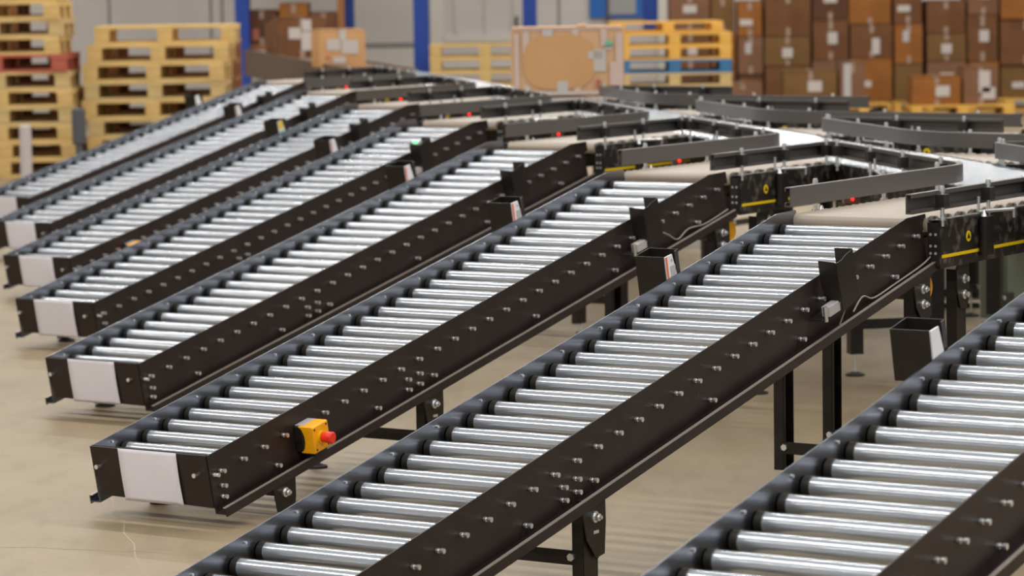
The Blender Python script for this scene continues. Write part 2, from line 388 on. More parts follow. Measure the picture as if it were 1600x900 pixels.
# reflector boxes, outside of the left rail
RL = [2.80, 2.69, 2.72, 2.73, 2.745, 2.72, 2.71, 2.66]
rb = None
for i in range(8):
    lab = 'black reflector box with %s sticker beside the %s' % (['white', 'white and orange', 'white and red', 'white and red', 'pale pink', 'yellow and cyan', 'pale', 'pale'][i], WHERE[i])
    o = tilted('reflector_box', i, -.006, RL[i], 0, label=lab, cat='reflector box', group='reflector boxes on the chutes')
    if rb is None:
        rb = o; x0, x1 = -.108, 0.0; z0, z1 = -.060, .078; dd = .095
        MB().box(((x0 + x1) / 2, 0, (z0 + z1) / 2), (x1 - x0, .003, z1 - z0)).build('front_plate', 'black', rb)
        MB().box((x0, dd / 2, (z0 + z1) / 2), (.003, dd, z1 - z0)).build('outer_plate', 'black', rb)
        MB().box(((x0 + x1) / 2, dd, (z0 + z1) / 2), (x1 - x0, .003, z1 - z0)).box(((x0 + x1) / 2, dd / 2, z0 + .002), (x1 - x0 - .006, dd - .006, .003)).build('back_plate', 'black', rb)
        MB().box((x1 - .0015, dd * .5, z0 + .03), (.003, dd - .004, .055)).box((x1 - .0015, dd - .012, .02), (.003, .02, .115)).build('inner_plate', 'black', rb)
        MB().prism([(.004, -.045), (.004, .076), (.050, .074), (.068, -.002), (.030, -.022), (.018, -.045)], 'x', -.001, .0035).build('reflector', 'sticker', rb)
    else:
        for c in rb.children:
            if c.name.startswith(('edge',)): continue
            copy_tree(c, o)
    if i in (1, 2, 3, 4, 6):
        MB().box((.0045, .010, .024), (.002, .008, .10)).build('edge_print', 'orange_edge' if i < 4 else 'pinkred', o)
        if i < 3: MB().box((.0045, .042, .056), (.002, .008, .008)).box((.0045, .045, .02), (.002, .03, .035)).build('print', 'grey_edge', o)
    if i == 5:
        MB().box((.0045, .030, .048), (.002, .04, .05)).build('yellow_reflex', 'yellow', o)
        MB().box((.0045, .030, -.004), (.002, .04, .03)).build('cyan_reflex', 'tint', o)
# sensor shields on the right rail
sb = None
for i in range(1, 8):
    o = tilted('sensor_bracket', i, W + .004, 2.80, 0, label='black sensor bracket above the right rail of the %s' % WHERE[i], cat='sensor bracket', group='sensor brackets on the chutes')
    if sb is None:
        sb = o
        MB().prism([(0, .052), (.066, .046), (.066, -.085), (.012, -.088), (0, .0)], 'y', 0, .003).build('front_plate', 'black', sb)
        MB().prism([(.0, .046), (.035, .045), (.07, .054), (.120, .058), (.130, -.105), (.03, -.122), (.012, -.112)], 'x', .063, .066).build('side_plate', 'black', sb)
        MB().box((.032, .118, .035), (.062, .003, .05)).build('back_plate', 'black', sb)
        ps = MB().box((.045, -.030, -.098), (.030, .075, .034)).build('photo_sensor', 'grey_edge', sb, .002)
        MB().cyl((.045, .008, -.088), (.045, .045, -.082), .012, 12).cyl((.045, .03, -.084), (.045, .036, -.083), .0145, 6).build('connector', 'zinc', ps)
        MB().cyl((.045, -.070, -.080), (.045, -.070, -.130), .007, 10).build('screw', 'zinc', ps)
        MB().box((.02, -.04, -.118), (.05, .12, .004)).build('mounting_strap', 'dark', sb)
        MB().tube([(.045, .045, -.082), (.05, .06, -.088), (.048, .062, -.125), (.03, .045, -.178)], .003, 8).build('cable', 'cable', sb)
    else: place_kids(sb, o)
    if i == 4: MB().cyl((.03, .02, .054), (.03, .02, .060), .012, 10).build('indicator_light', 'led_green', o)
# loose cable along the flange of lanes 1 and 2
for i, pts in ((1, [(2.98, .012, -.178), (3.06, .010, -.150), (3.13, .014, -.176), (3.3, .012, -.179), (3.5, .014, -.176), (3.58, .02, -.16)]),
               (2, [(2.80, .02, -.178), (2.83, .03, -.11), (2.93, .034, -.088), (3.02, .03, -.125), (3.12, .014, -.176), (3.22, .012, -.16), (3.36, .012, -.179), (3.55, .016, -.172)])):
    o = tilted('sensor_cable', i, W, 0, 0, label=['', 'short grey cable lying on the foot flange of the middle chute', 'grey cable looping out from the sensor of the stop button chute'][i], cat='cable')
    P = [Vector((b + .004, s, u)) for s, b, u in pts]; Q = []
    for k in range(len(P) - 1):
        a0, a1, a2, a3 = P[max(k - 1, 0)], P[k], P[k + 1], P[min(k + 2, len(P) - 1)]
        for j in range(6):
            t = j / 6; Q.append(.5 * ((2 * a1) + (a2 - a0) * t + (2 * a0 - 5 * a1 + 4 * a2 - a3) * t * t + (3 * a1 - a0 - 3 * a2 + a3) * t ** 3))
    Q.append(P[-1]); MB().tube(Q, .0032, 8).build('cable', 'cable', o)
# emergency stop boxes
es = None
for i, lab in ((2, 'yellow emergency stop box with red mushroom button on the chute side'), (5, 'small far yellow stop box on the side of a papered rear chute')):
    o = tilted('emergency_stop_box', i, W + .003, .515, -.108, label=lab, cat='emergency stop', group='emergency stop boxes')
    if es is None:
        es = o
        MB().box((.018, 0, 0), (.036, .086, .092)).build('back_box', 'dark', es, .004)
        MB().cyl((.012, -.0435, .004), (.012, -.046, .004), .017, 20).cyl((.012, -.046, .004), (.012, -.047, .004), .012, 20).build('knockout', 'black', es)
        MB().box((.018, .004, .0475), (.034, .074, .003)).build('gasket', 'grey_edge', es)
        cut = [(.036, .047), (.036 - .014, .044)]
        arc = [(.036 + .030 * math.cos(a) - .030 + .012, .043 * math.sin(a)) for a in [math.radians(q) for q in range(80, -81, -16)]]
        prof = [(.082, .044), (.078, .048), (.020, .048)] + [(.020 + .022 * math.cos(math.radians(q)), .044 * math.sin(math.radians(q))) for q in range(85, -86, -17)] + [(.020, -.048), (.078, -.048), (.082, -.044)]
        MB().prism(prof, 'y', -.045, .045).build('cover', 'orange', es, .003)
        bt = MB().cyl((.082, 0, 0), (.088, 0, 0), .022, 20).build('button_collar', 'yellow', es)
        MB().cyl((.088, 0, 0), (.114, 0, 0), .0175, 24, .0195).cyl((.114, 0, 0), (.128, 0, 0), .0205, 24).cyl((.128, 0, 0), (.131, 0, 0), .0205, 24, .0165).build('push_button', 'red', bt)
        for a in (-1, 1):
            for b in (-1, 1): MB().cyl((.082, a * .034, b * .036), (.0835, a * .034, b * .036), .004, 8).build('screw', 'dark', es)
        MB().box((.03, .02, -.060), (.05, .07, .016)).build('lower_plate', 'dark', es)
    else: place_kids(es, o)

# ------------------------------------------------------------------ sorter: spurs, main line, guides (frame: X across the main line, Y along it)
RZM = zrot(PH)
def G(a, b, sgn=1):                # spur coordinates -> main frame (x, y); sgn -1 mirrors to the right-hand side
    return (sgn * (SA * a + CA * b - KC), CA * a - SA * b)
MAINO = O0 + PN * KC
def main_pt(m, kap=0, z=0): return MAINO + PH * m + PN * kap + Vector((0, 0, z))
DR = -.30
def make_spur(sgn):
    root = empty('spur_conveyor')
    aL = KL / SA - .02; aR = (KL - CA * W) / SA - .01
    hexb = MB().cyl((0, 0, 0), (.006, 0, 0), .017, 14).cyl((.006, 0, 0), (.018, 0, 0), .012, 6).data('bolt', 'zinc')
    def T(p): x, y = G(p.x, p.y, sgn); return Vector((x, y, p.z))
    A0 = .185
    for b0, a1, out in ((-.045, aL + .02, -1), (W + .055, aR - .04, 1)):
        m = MB(); am = (A0 + a1) / 2; al = a1 - A0
        m.box((am, b0, ZT - .095), (al, .004, .165), T=T)
        m.box((am, b0 - out * .02, ZT - .0125), (al, .04, .004), T=T)
        m.box((am, b0 - out * .012, ZT - .175), (al, .024, .004), T=T)
        pl = m.build('side_plate', 'dusty', root)
        MB().box((am + .005, b0 + out * .003, ZT - .137), (al - .012, .0015, .011), T=T).build('yellow_stripe', 'yellow', pl)
        MB().cyl((A0 + .225, b0 + out * .002, ZT - .082), (A0 + .225, b0 + out * .0035, ZT - .082), .019, 20, T=T).build('round_sticker', 'yellow', pl)
        MB().prism([(A0 + .212, ZT - .09), (A0 + .238, ZT - .09), (A0 + .225, ZT - .07)], 'y', min(b0 + out * .0035, b0 + out * .0045), max(b0 + out * .0035, b0 + out * .0045), T=T).build('sticker_print', 'dark', pl)
        # perforated end bracket
        MB().box((A0 - .006, b0 - out * .022, ZT - .095), (.004, .042, .150), T=T).box((A0 + .003, b0 - out * .003, ZT - .095), (.02, .003, .15), T=T).build('end_bracket', 'dark', pl)
        for zz in (.06, .10, .125):
            for bb in (.012, .031): MB().cyl((A0 - .008, b0 - out * bb, ZT - zz), (A0 - .0095, b0 - out * bb, ZT - zz), .005, 8, T=T).build('hole_plug', 'grey_edge', pl)
        # rounded cover over the joint
        ac = A0 + .34
        MB().cyl((ac - .02, b0 + out * .018, ZT - .02), (ac - .02, b0 + out * .018, ZT - .155), .018, 16, T=T).box((ac, b0 + out * .018, ZT - .088), (.04, .034, .135), T=T).cyl((ac + .02, b0 + out * .018, ZT - .02), (ac + .02, b0 + out * .018, ZT - .155), .018, 16, T=T).build('joint_cover', 'black', pl)
        MB().cyl((ac - .02, b0 + out * .018, ZT - .02), (ac - .02, b0 + out * .018, ZT + .002), .011, 10, .004, T=T).build('cone_nut', 'zinc', pl)
    # rollers with painted beige reflection, up to the edge of the main line
    a = A0 + .005
    while a < aL - .02:
        b1 = W + .012
        if SA * a + CA * b1 > KL - .012: b1 = (KL - .012 - SA * a) / CA
        if b1 > .05:
            r = MB().cyl((a, 0, ZT - .027), (a, b1, ZT - .027), .026, 18, T=T).build('roller', 'beige', root)
        a += .0545
    # bumps of the drive belt pulleys
    for b0 in (W + .010,):
        a = A0 + .04
        while a < aR - .05:
            MB().cyl((a, b0 - .01, ZT - .012), (a, b0 + .006, ZT - .012), .0125, 12, T=T).build('pulley', 'skirt', root); a += .109
    # legs
    foot = MB().cyl((0, 0, 0), (0, 0, .008), .043, 24).cyl((0, 0, .008), (0, 0, .018), .040, 24, .014).data('foot', 'rubber')
    rod = MB().cyl((0, 0, .015), (0, 0, .15), .0055, 8).data('threaded_rod', 'zinc')
    a = .44; zb, zt_ = .095, ZT - .20
    for b0, sg in ((.008, -1), (W - .004, 1)):
        m = MB()
        m.box((a - .037, b0, (zb + zt_) / 2), (.004, .036, zt_ - zb), T=T).box((a, b0 + sg * .018, (zb + zt_) / 2), (.075, .004, zt_ - zb), T=T).box((a + .037, b0, (zb + zt_) / 2), (.004, .036, zt_ - zb), T=T)
        m.box((a - .03, b0 - sg * .018, (zb + zt_) / 2), (.014, .004, zt_ - zb), T=T)
        lg = m.build('leg', 'black', root)
        xb = b0 + sg * .024
        pr = [(a - .05, ZT - .205), (a - .04, ZT - .178), (a + .052, ZT - .178), (a + .056, ZT - .30), (a + .03, ZT - .345), (a - .02, ZT - .335), (a - .045, ZT - .27)]
        MB().prism(pr, 'y', xb - .002, xb + .002, T=T).build('bracket', 'black', lg)
        if sg > 0:
            for zz in (.235, .290):
                MB().cyl((a + .005, xb, ZT - zz), (a + .005, xb + .008, ZT - zz), .017, 14, T=T).cyl((a + .005, xb + .008, ZT - zz), (a + .005, xb + .022, ZT - zz), .011, 6, T=T).build('bolt', 'zinc', lg)
        x, y = G(a, b0, sgn); inst('threaded_rod', rod, lg, (x, y, 0)); inst('foot', foot, lg, (x, y, 0))
    cb = MB().box((a - .04, W / 2, .155), (.004, W, .042), T=T).build('cross_bar', 'black', root)
    for b_ in (.02, W - .02): MB().cyl((a - .042, b_, .157), (a - .051, b_, .157), .012, 6, T=T).build('bolt', 'zinc', cb)
    # geared motor under the rollers
    mo = MB().cyl((.24, .18, ZT - .25), (.24, .47, ZT - .25), .045, 20, T=T).box((.24, .30, ZT - .19), (.10, .12, .04), T=T).build('drive_motor', 'dark', root)
    MB().cyl((.24, .47, ZT - .25), (.24, .482, ZT - .25), .040, 20, T=T).build('motor_cap', 'orange', mo)
    return root
SPL = ['short level spur with dusty side plate and yellow stripe above the %s', ]
spurL = make_spur(1); spurR = make_spur(-1)
for i in range(8):
    o = spurL if i == 0 else copy_tree(spurL)
    o.location = MAINO + PIT * i; o.rotation_euler = (0, 0, RZM)
    tag(o, 'level beige spur joining the main line to the ' + WHERE[i], 'conveyor', 'left spurs of the sorting line')
RW = ['cut off by the right edge', 'with a red light, at the right edge', 'ending before the brown cartons', 'right beside the big carton']
for j in range(1, 5):
    o = spurR if j == 1 else copy_tree(spurR)
    o.location = MAINO + PIT * (j + 1) + PH * DR; o.rotation_euler = (0, 0, RZM)
    tag(o, 'level spur right of the main line, ' + RW[j - 1], 'conveyor', 'right spurs of the sorting line')
    if j >= 0:
        # the chute that leads down from it
        dirR = (PH * CA - PN * SA)            # up the slope, towards the main line
        xr = Vector((dirR.y, -dirR.x, 0))
        x, y = G(0, W, -1); top = MAINO + PIT * (j + 1) + PH * (DR + y) + PN * x
        low = top - dirR * (3.45 * math.cos(SL))
        c = copy_tree(chute); place_chute(c, Vector((low.x, low.y, 0)), dirR, 'chute leading down right from the spur ' + RW[j - 1], 'sloping roller chutes on the right of the line')

# main line in sections, one per spur
def make_main():
    root = empty('main_conveyor')
    n = 36; hw = (KR - KL) / 2
    for sg in (-1, 1):
        MB().box((sg * hw, PL / 2, ZT - .095), (.004, PL - .006, .165)).box((sg * (hw - .012), PL / 2, ZT - .012), (.024, PL - .006, .004)).build('side_plate', 'dusty', root)
    tb = MB().cyl((-hw + .006, 0, 0), (hw - .006, 0, 0), .026, 18).data('tube', 'steel')
    for k in range(n): inst('roller', tb, root, (0, (k + .5) * PL / n, ZT - .030))
    foot = MB().cyl((0, 0, 0), (0, 0, .008), .043, 24).cyl((0, 0, .008), (0, 0, .018), .040, 24, .014).data('foot', 'rubber')
    rod = MB().cyl((0, 0, .015), (0, 0, .20), .0065, 8).data('threaded_rod', 'zinc')
    y = .73; zb = .10; zt_ = ZT - .17
    for sg in (-1, 1):
        x = sg * .19
        lg = MB().box((x, y - .03, (zb + zt_) / 2), (.06, .004, zt_ - zb)).box((x + sg * .028, y, (zb + zt_) / 2), (.004, .06, zt_ - zb)).box((x - sg * .028, y, (zb + zt_) / 2), (.004, .06, zt_ - zb)).build('leg', 'black', root)
        inst('threaded_rod', rod, lg, (x, y, 0)); inst('foot', foot, lg, (x, y, 0))
    MB().box((0, y - .034, .235), (.40, .004, .045)).build('cross_bar', 'black', root)
    return root
mainp = make_main()
MLB = ['main roller line stretch nearest the camera, outside the right edge', 'main roller line stretch entering at the right edge beside the middle chute spur', 'main roller line stretch beside the first curled guide, at the right',
       'main roller line stretch between the second left guide and the right guides', 'main roller line stretch in front of the big carton', 'main roller line stretch under the big carton',
       'main roller line stretch just left behind the big carton', 'main roller line stretch near the rearmost chute', 'farthest main roller line stretch before the small carton']
for k in range(-1, 8):
    o = mainp if k == -1 else copy_tree(mainp)
    o.location = MAINO + PIT * k - PH * .3; o.rotation_euler = (0, 0, RZM)
    tag(o, MLB[k + 1], 'conveyor', 'stretches of the main line')
# infeed belt at the far end, with board sides
inf = empty('infeed_conveyor', MAINO + PIT * 8 - PH * .3, RZM, label='brown belt conveyor with board sides carrying two cartons at the far end', cat='conveyor')
Li = 8.2; hw = (KR - KL) / 2 + .02
MB().box((0, Li / 2, ZT - .02), (2 * hw - .02, Li, .02)).cyl((-hw + .01, .01, ZT - .03), (hw - .01, .01, ZT - .03), .02, 14).build('belt', 'belt', inf)
for sg in (-1, 1): MB().box((sg * hw, Li / 2, ZT - .12), (.03, Li, .30 if sg < 0 else .26)).build('side_board', 'skirt', inf)
for y in (.5, 3.5, 6.5):
    for sg in (-1, 1): MB().box((sg * (hw - .04), y, (ZT - .27) / 2), (.06, .06, ZT - .27)).build('leg', 'dark', inf)

# guides
def fillet(pts, rad, n=10):
    out = [Vector(pts[0])]
    for i in range(1, len(pts) - 1):
        p0, p1, p2 = Vector(pts[i - 1]), Vector(pts[i]), Vector(pts[i + 1]); r = rad[i - 1]
        d0 = (p0 - p1).normalized(); d1 = (p2 - p1).normalized(); th = d0.angle(d1)
        t = min(r / math.tan(th / 2), (p0 - p1).length * .45, (p2 - p1).length * .45); r_ = t * math.tan(th / 2)
        c = p1 + (d0 + d1).normalized() * (r_ / math.sin(th / 2)); a = p1 + d0 * t; b = p1 + d1 * t
        for k in range(n + 1):
            q = a.lerp(b, k / n) - c; 
            if q.length < 1e-6: continue
            out.append(c + q.normalized() * r_)
    out.append(Vector(pts[-1])); return out
def make_guide(sgn):
    root = empty('guide_rail')
    gz = ZT + .055; e = .006
    def bk(a, b): return Vector(G(a, b, sgn))
    up = Vector((0, PL))
    gore_a = (KL - CA * W) / SA
    left0 = bk(.16, -e); corner = bk(KL / SA, -e)
    gore = bk(gore_a, W + e) + up; right0 = bk(.0, W + e + .01) + up
    path = [left0, corner, gore, right0]
    pts = fillet(path, (.34, .03) if sgn > 0 else (1.0, .10), 14)
    L_ = [(p - q).length for p, q in zip(pts[1:], pts)]
    prof = [(0, -.034), (0, .034), (.024, .034), (.024, .020), (.020, .020), (.020, .030), (.004, .030), (.004, -.030), (.020, -.030), (.020, -.020), (.024, -.020), (.024, -.034)]
    # wedge interior lies on one side of travel
    area = sum(a.x * b.y - b.x * a.y for a, b in zip(path, path[1:] + path[:1]))
    s = 1 if area > 0 else -1
    MB().sweep([tuple(p) for p in pts], [(o * s, z + gz) for o, z in prof]).build('profile', 'guide', root)
    clamp = MB().box((0, 0, 0), (.045, .034, .044)).data('clamp', 'dark')
    rod = MB().cyl((0, 0, -.088), (0, 0, .05), .0075, 10).cyl((0, 0, .03), (0, 0, .045), .010, 6).cyl((0, 0, -.068), (0, 0, -.058), .014, 6).data('threaded_rod', 'zinc')
    def along(p, q, ts, inw):
        d = (q - p); 
        for t in ts:
            c = p + d * t; nrm = Vector((-d.y, d.x)).normalized() * s; c2 = c + nrm * .042
            k = inst('clamp', clamp, root, (c2.x, c2.y, gz), (0, 0, math.atan2(d.y, d.x)))
            r = inst('threaded_rod', rod, k, (0, 0, 0))
    along(left0, corner, (.18, .55, .86), 1)
    along(corner, gore, (.12, .38, .62, .88), 1)
    along(gore, right0, (.12, .48, .82), 1)
    # bent stay rods between the uprights and the side plates
    for p, q, t in ((gore, right0, .40), (corner, gore, .42)):
        d = q - p; nrm = Vector((-d.y, d.x)).normalized() * s; c = p + d * t + nrm * .10; c3 = p + d * (t + .16) + nrm * .045
        MB().tube([(c.x, c.y, ZT - .035), (c.x, c.y, ZT - .005), (c3.x, c3.y, ZT - .002), (c3.x, c3.y, ZT + .05)], .006, 8).build('stay_rod', 'zinc', root)
    # small photo eye with its light
    c = left0.lerp(corner, .42); d = corner - left0; nrm = Vector((-d.y, d.x)).normalized() * s; c = c + nrm * .08
    eye = MB().box((c.x, c.y, ZT + .005), (.06, .03, .03)).build('photo_eye', 'skirt', root)
    MB().cyl((c.x, c.y - .016, ZT + .006), (c.x, c.y - .022, ZT + .006), .006, 8).build('indicator_light', 'led_red', eye)
    return root
gl = make_guide(1); gr = make_guide(-1)
GL = ['at the right edge of the photo, nearest', 'with curled end between middle chute and stop button chute', 'curled behind the spur of the stop button chute',
      'curled third from the front on the left side', 'curled fourth from the front on the left side', 'curled fifth from the front on the left side', 'on the left side, in front of the small carton']
for i in range(7):
    o = gl if i == 0 else copy_tree(gl)
    o.location = MAINO + PIT * i; o.rotation_euler = (0, 0, RZM)
    tag(o, 'gunmetal guide rail ' + GL[i], 'guide rail', 'left guide rails of the sorting line')
GR = ['on the right of the main line, its tip just inside the right edge', 'on the right of the main line with the red light inside it', 'on the right of the main line in front of the brown cartons', 'with rounded tip just in front of the big carton']
GR = ['nearest and outside the right edge', 'cut by the right edge, only its tip showing', 'its rounded tip showing at the far right', 'third one, arm ending before the cartons', 'rounded tip beside the big carton']
for j in range(5):
    o = gr if j == 0 else copy_tree(gr)
    o.location = MAINO + PIT * j + PH * DR; o.rotation_euler = (0, 0, RZM)
    tag(o, 'grey guide rail right of the line, ' + GR[j], 'guide rail', 'right guide rails of the sorting line')

# ------------------------------------------------------------------ cabinets, posts
def cabinet(x, y, w, d, h, m, z=0, rz=0, **k):
    root = empty('control_cabinet', (x, y, z), rz, **k)
    MB().box((0, 0, h / 2 + .02), (w, d, h - .04)).build('body', m, root, .006)
    MB().box((0, -d / 2 - .004, h / 2 + .02), (w * .9, .008, h * .92)).build('door', m, root)
    MB().box((0, 0, .01), (w * .9, d * .9, .02)).build('plinth', 'dark', root)
    MB().box((w * .34, -d / 2 - .014, h * .5), (.012, .012, .07)).build('handle', 'zinc', root)
    return root
cabinet(2.50, 16.25, .18, .16, .80, 'green', rz=.75, label='narrow grey-green cabinet under the line at the right edge', cat='cabinet')
cabinet(2.86, 16.7, .38, .25, .86, 'grey', rz=.1, label='light grey cabinet at the right edge beside the grey-green one', cat='cabinet')
cabinet(2.40, 17.15, .24, .12, .74, 'post', rz=-.1, label='pale grey cabinet seen between two black legs left of the grey-green one', cat='cabinet')
cabinet(1.90, 17.6, .16, .14, .80, 'green', rz=.75, label='grey-green cabinet behind the guide rail of the middle chute', cat='cabinet')
pp = empty('guard_post', (-4.42, 29.3, 0), label='pale round guard post in front of the left pallet stack', cat='post')
MB().cyl((0, 0, 0), (0, 0, .015), .10, 20).build('base_plate', 'post', pp)
MB().cyl((0, 0, .015), (0, 0, .50), .055, 20).cyl((0, 0, .50), (0, 0, .515), .055, 20, .045).build('tube', 'post', pp)
bo = empty('barrier_post', (-3.97, 29.6, 0), label='dark slate barrier post standing between the two pallet stacks', cat='post')
MB().cyl((0, 0, 0), (0, 0, .02), .11, 20).cyl((0, 0, .02), (0, 0, .32), .035, 16).build('foot_tube', 'bollard', bo)
MB().box((0, 0, .48), (.12, .09, .34)).build('head', 'bollard', bo, .02)

# ------------------------------------------------------------------ pallets
def make_pallet(w=1.2, d=.8, h=.144, m='wood'):
    root = empty('wooden_pallet'); q = h / .144
    t = MB()
    for k in range(5): t.box((0, -d / 2 + .0625 + k * (d - .125) / 4, h - .011 * q), (w, .125 if k in (0, 2, 4) else .10, .022 * q))
    for x in (-1, 0, 1): t.box((x * (w / 2 - .0725), 0, h - .033 * q), (.145, d, .022 * q))
    t.build('top_deck', m, root)
    blk = MB().box((0, 0, 0), (.135, .115, .076 * q)).data('block', m)
    for x in (-1, 0, 1):
        for y in (-1, 0, 1): inst('block', blk, root, (x * (w / 2 - .0725), y * (d / 2 - .06), .022 * q + .039 * q))
    bb = MB().box((0, 0, 0), (w, .11, .022 * q)).data('bottom_board', m)
    for y in (-1, 0, 1): inst('bottom_board', bb, root, (0, y * (d / 2 - .06), .011 * q))
    return root
def recolor(o, m):
    for c in o.children: 
        key = (c.data.name, m)
        if key not in RC:
            me = c.data.copy(); me.materials.clear(); me.materials.append(M[m]); RC[key] = me
        c.data = RC[key]
RC = {}
PH_ = .163
ORD = ['bottom', 'second', 'third', 'fourth', 'fifth', 'sixth', 'seventh', 'eighth', 'ninth', 'tenth', 'eleventh']
pal = make_pallet(1.33, .88, PH_)
first = True
def put_pallet(x, y, z, rz, m, label, group):
    global first
    o = pal if first else copy_tree(pal); first = False
    o.location = (x, y, z); o.rotation_euler = (0, 0, rz)
    if m != 'wood': recolor(o, m)
    tag(o, label, 'pallet', group); return o
for k in range(11):
    m = 'woodred' if k == 6 else ('wood2' if k in (3, 5, 8) else 'wood')
    dx = [0, .02, -.02, 0, .0, -.03, -.04, -.11, -.07, -.10, -.14][k]
    put_pallet(-4.72 + dx, 30.3, k * PH_, random.uniform(-.02, .02), m,
               ('red painted wooden pallet, the only red one in the left stack' if k == 6 else 'wooden pallet in the left stack, %s from the floor' % ORD[k]), 'pallets in the far left stack')
for k in range(8):
    dx = [.06, .0, .02, -.04, -.02, -.02, .02, .07][k]
    put_pallet(-3.31 + dx, 30.6 + (.1 if k == 7 else 0), k * PH_ * 1.06, random.uniform(-.02, .02) + (.03 if k == 7 else 0), 'wood2' if k in (2, 4) else 'wood',
               'wooden pallet in the stack beside the blue column, %s from the floor' % ORD[k], 'pallets in the stack beside the blue column').scale = (1, 1, 1.06)
for k in range(11):  # added dark row, makes the gaps of the left stack look dark
    put_pallet(-4.78, 31.55, k * PH_, 0, 'wood4', 'dark pallet added behind the left stack to darken its gaps, %s from the floor' % ORD[k], 'added dark pallets behind the left stack').scale = (.62, 1, 1)
for k in range(7):  # another added row, darkens what shows through the second stack
    put_pallet(-3.30, 31.75, k * PH_ * 1.06, 0, 'wood4', 'dark pallet added behind the second stack to darken its gaps, %s from the floor' % ORD[k], 'added dark pallets behind the second stack').scale = (.95, 1, 1.06)
# stack behind the door post, low pale pile
for k in range(6):
    put_pallet(-.28, 39.0, k * PH_, 0, 'wood', 'pale pallet in the low stack before the white door, %s from the floor' % ORD[k], 'pallets before the white door')
# stack right of the big carton: natural, blue, orange ones
ys = 35.2
for k, (m, nm) in enumerate((('wood2', 'pale'), ('wood2', 'pale'), ('wood', 'natural'), ('wood2', 'pale'), ('wood2', 'pale'), ('woodblue', 'blue painted'), ('wood3', 'orange toned'), ('wood3', 'orange toned'))):
    o = put_pallet(1.80, ys, k * .144, 0, m, '%s pallet in the stack right of the big carton, %s from the floor' % (nm, ORD[k]), 'pallets right of the big carton')
    o.scale = (.93, .95, .144 / PH_)
o = put_pallet(1.72, ys + .10, 8 * .144 + .004, .05, 'wood3', 'orange toned pallet lying on top of the stack right of the big carton', 'pallets right of the big carton')
o.scale = (.90, .90, .70)

# ------------------------------------------------------------------ cartons
def carton(x, y, z, w, d, h, m, label, group=None, rz=0.0, lab=(), tape=True, cat='carton'):
    root = empty('cardboard_box', (x, y, z), rz, label=label, cat=cat, group=group)
    b = MB(); n = 6
    # body with gently bulging sides
    vs = []; fs = []
    def P(u, v, f):   # unit cube faces
        bul = .010 * math.sin(PI * u) * math.sin(PI * v)
        return {0: (w * (u - .5), -d / 2 - bul, h * v), 1: (w * (.5 - u), d / 2 + bul, h * v), 2: (-w / 2 - bul, d * (.5 - u), h * v), 3: (w / 2 + bul, d * (u - .5), h * v),
                4: (w * (u - .5), d * (v - .5), h + bul * .5), 5: (w * (u - .5), d * (.5 - v), 0)}[f]
    for f in range(6):
        o_ = len(vs)
        for j in range(n + 1):
            for i in range(n + 1): vs.append(P(i / n, j / n, f))
        for j in range(n):
            for i in range(n): a = o_ + j * (n + 1) + i; fs.append((a, a + 1, a + n + 2, a + n + 1))
    b.add(vs, fs, False); body = b.build('body', m, root)
    # top flaps: two leaves meeting at a seam
    g = MB().box((0, -d / 4, h + .009), (w * .985, d / 2 - .006, .005)).box((0, d / 4, h + .009), (w * .985, d / 2 - .006, .005)); g.build('flap', m, root)
    if tape:
        MB().box((0, -d / 2 - .0125, h * .88), (.055, .002, h * .24)).box((0, -.005, h + .0125), (.055, d + .014, .002)).build('tape_strip', 'tape', root)
        MB().box((0, -d / 2 - .0125, h * .10), (.055, .002, h * .2)).build('tape_strip', 'tape', root)
    for (lx, lz, lw, lh, lm) in lab:
        MB().box((w * (lx - .5), -d / 2 - .014, h * lz), (lw, .003, lh)).build('shipping_label', lm, root)
    return root
# the big carton on the line
bc = carton(0.41, 22.40, ZT + .004, .765, .42, .462, M['card_big'], 'big worn tan carton with taped edges and white labels on the line', rz=.03, tape=False,
            lab=((.44, .115, .075, .095, 'label'), (.78, .52, .085, .15, 'label'), (.74, .60, .10, .05, 'label'), (.86, .76, .05, .045, 'tint'), (.86, .715, .05, .035, 'label'), (.765, .17, .03, .06, 'pinkred'), (.31, .94, .07, .045, 'label')))
tp = MB()
for lx, z0, z1 in ((.115, .64, .97), (.56, .74, .98), (.82, .74, .98), (.12, .03, .16), (.575, .02, .2), (.90, .05, .5)):
    tp.box((.765 * (lx - .5), -.21 - .0125, .462 * (z0 + z1) / 2), (.045, .002, .462 * (z1 - z0)))
tp.box((0, -.2125, .459), (.76, .012, .012))
tp.build('tape_strip', 'tape_pale', bc)
MB().box((-.36, -.2215, .22), (.03, .002, .42)).box((.35, -.2215, .22), (.05, .002, .42)).box((0, -.222, .02), (.70, .002, .03)).build('tape_band', 'tape_pale', bc)
# centre panel of the board is a cleaner oval patch
n = 36; MB().prism([(-.065 + .25 * math.copysign(abs(math.cos(a)) ** .7, math.cos(a)), .235 + .19 * math.copysign(abs(math.sin(a)) ** .7, math.sin(a))) for a in [2 * PI * k / n for k in range(n)]], 'y', -.2240, -.2225).build('bare_patch', 'card_tan', bc)
MB().cyl((.06, -.18, .478), (.12, -.16, .484), .012, 8).build('torn_flap', 'card_big', bc)
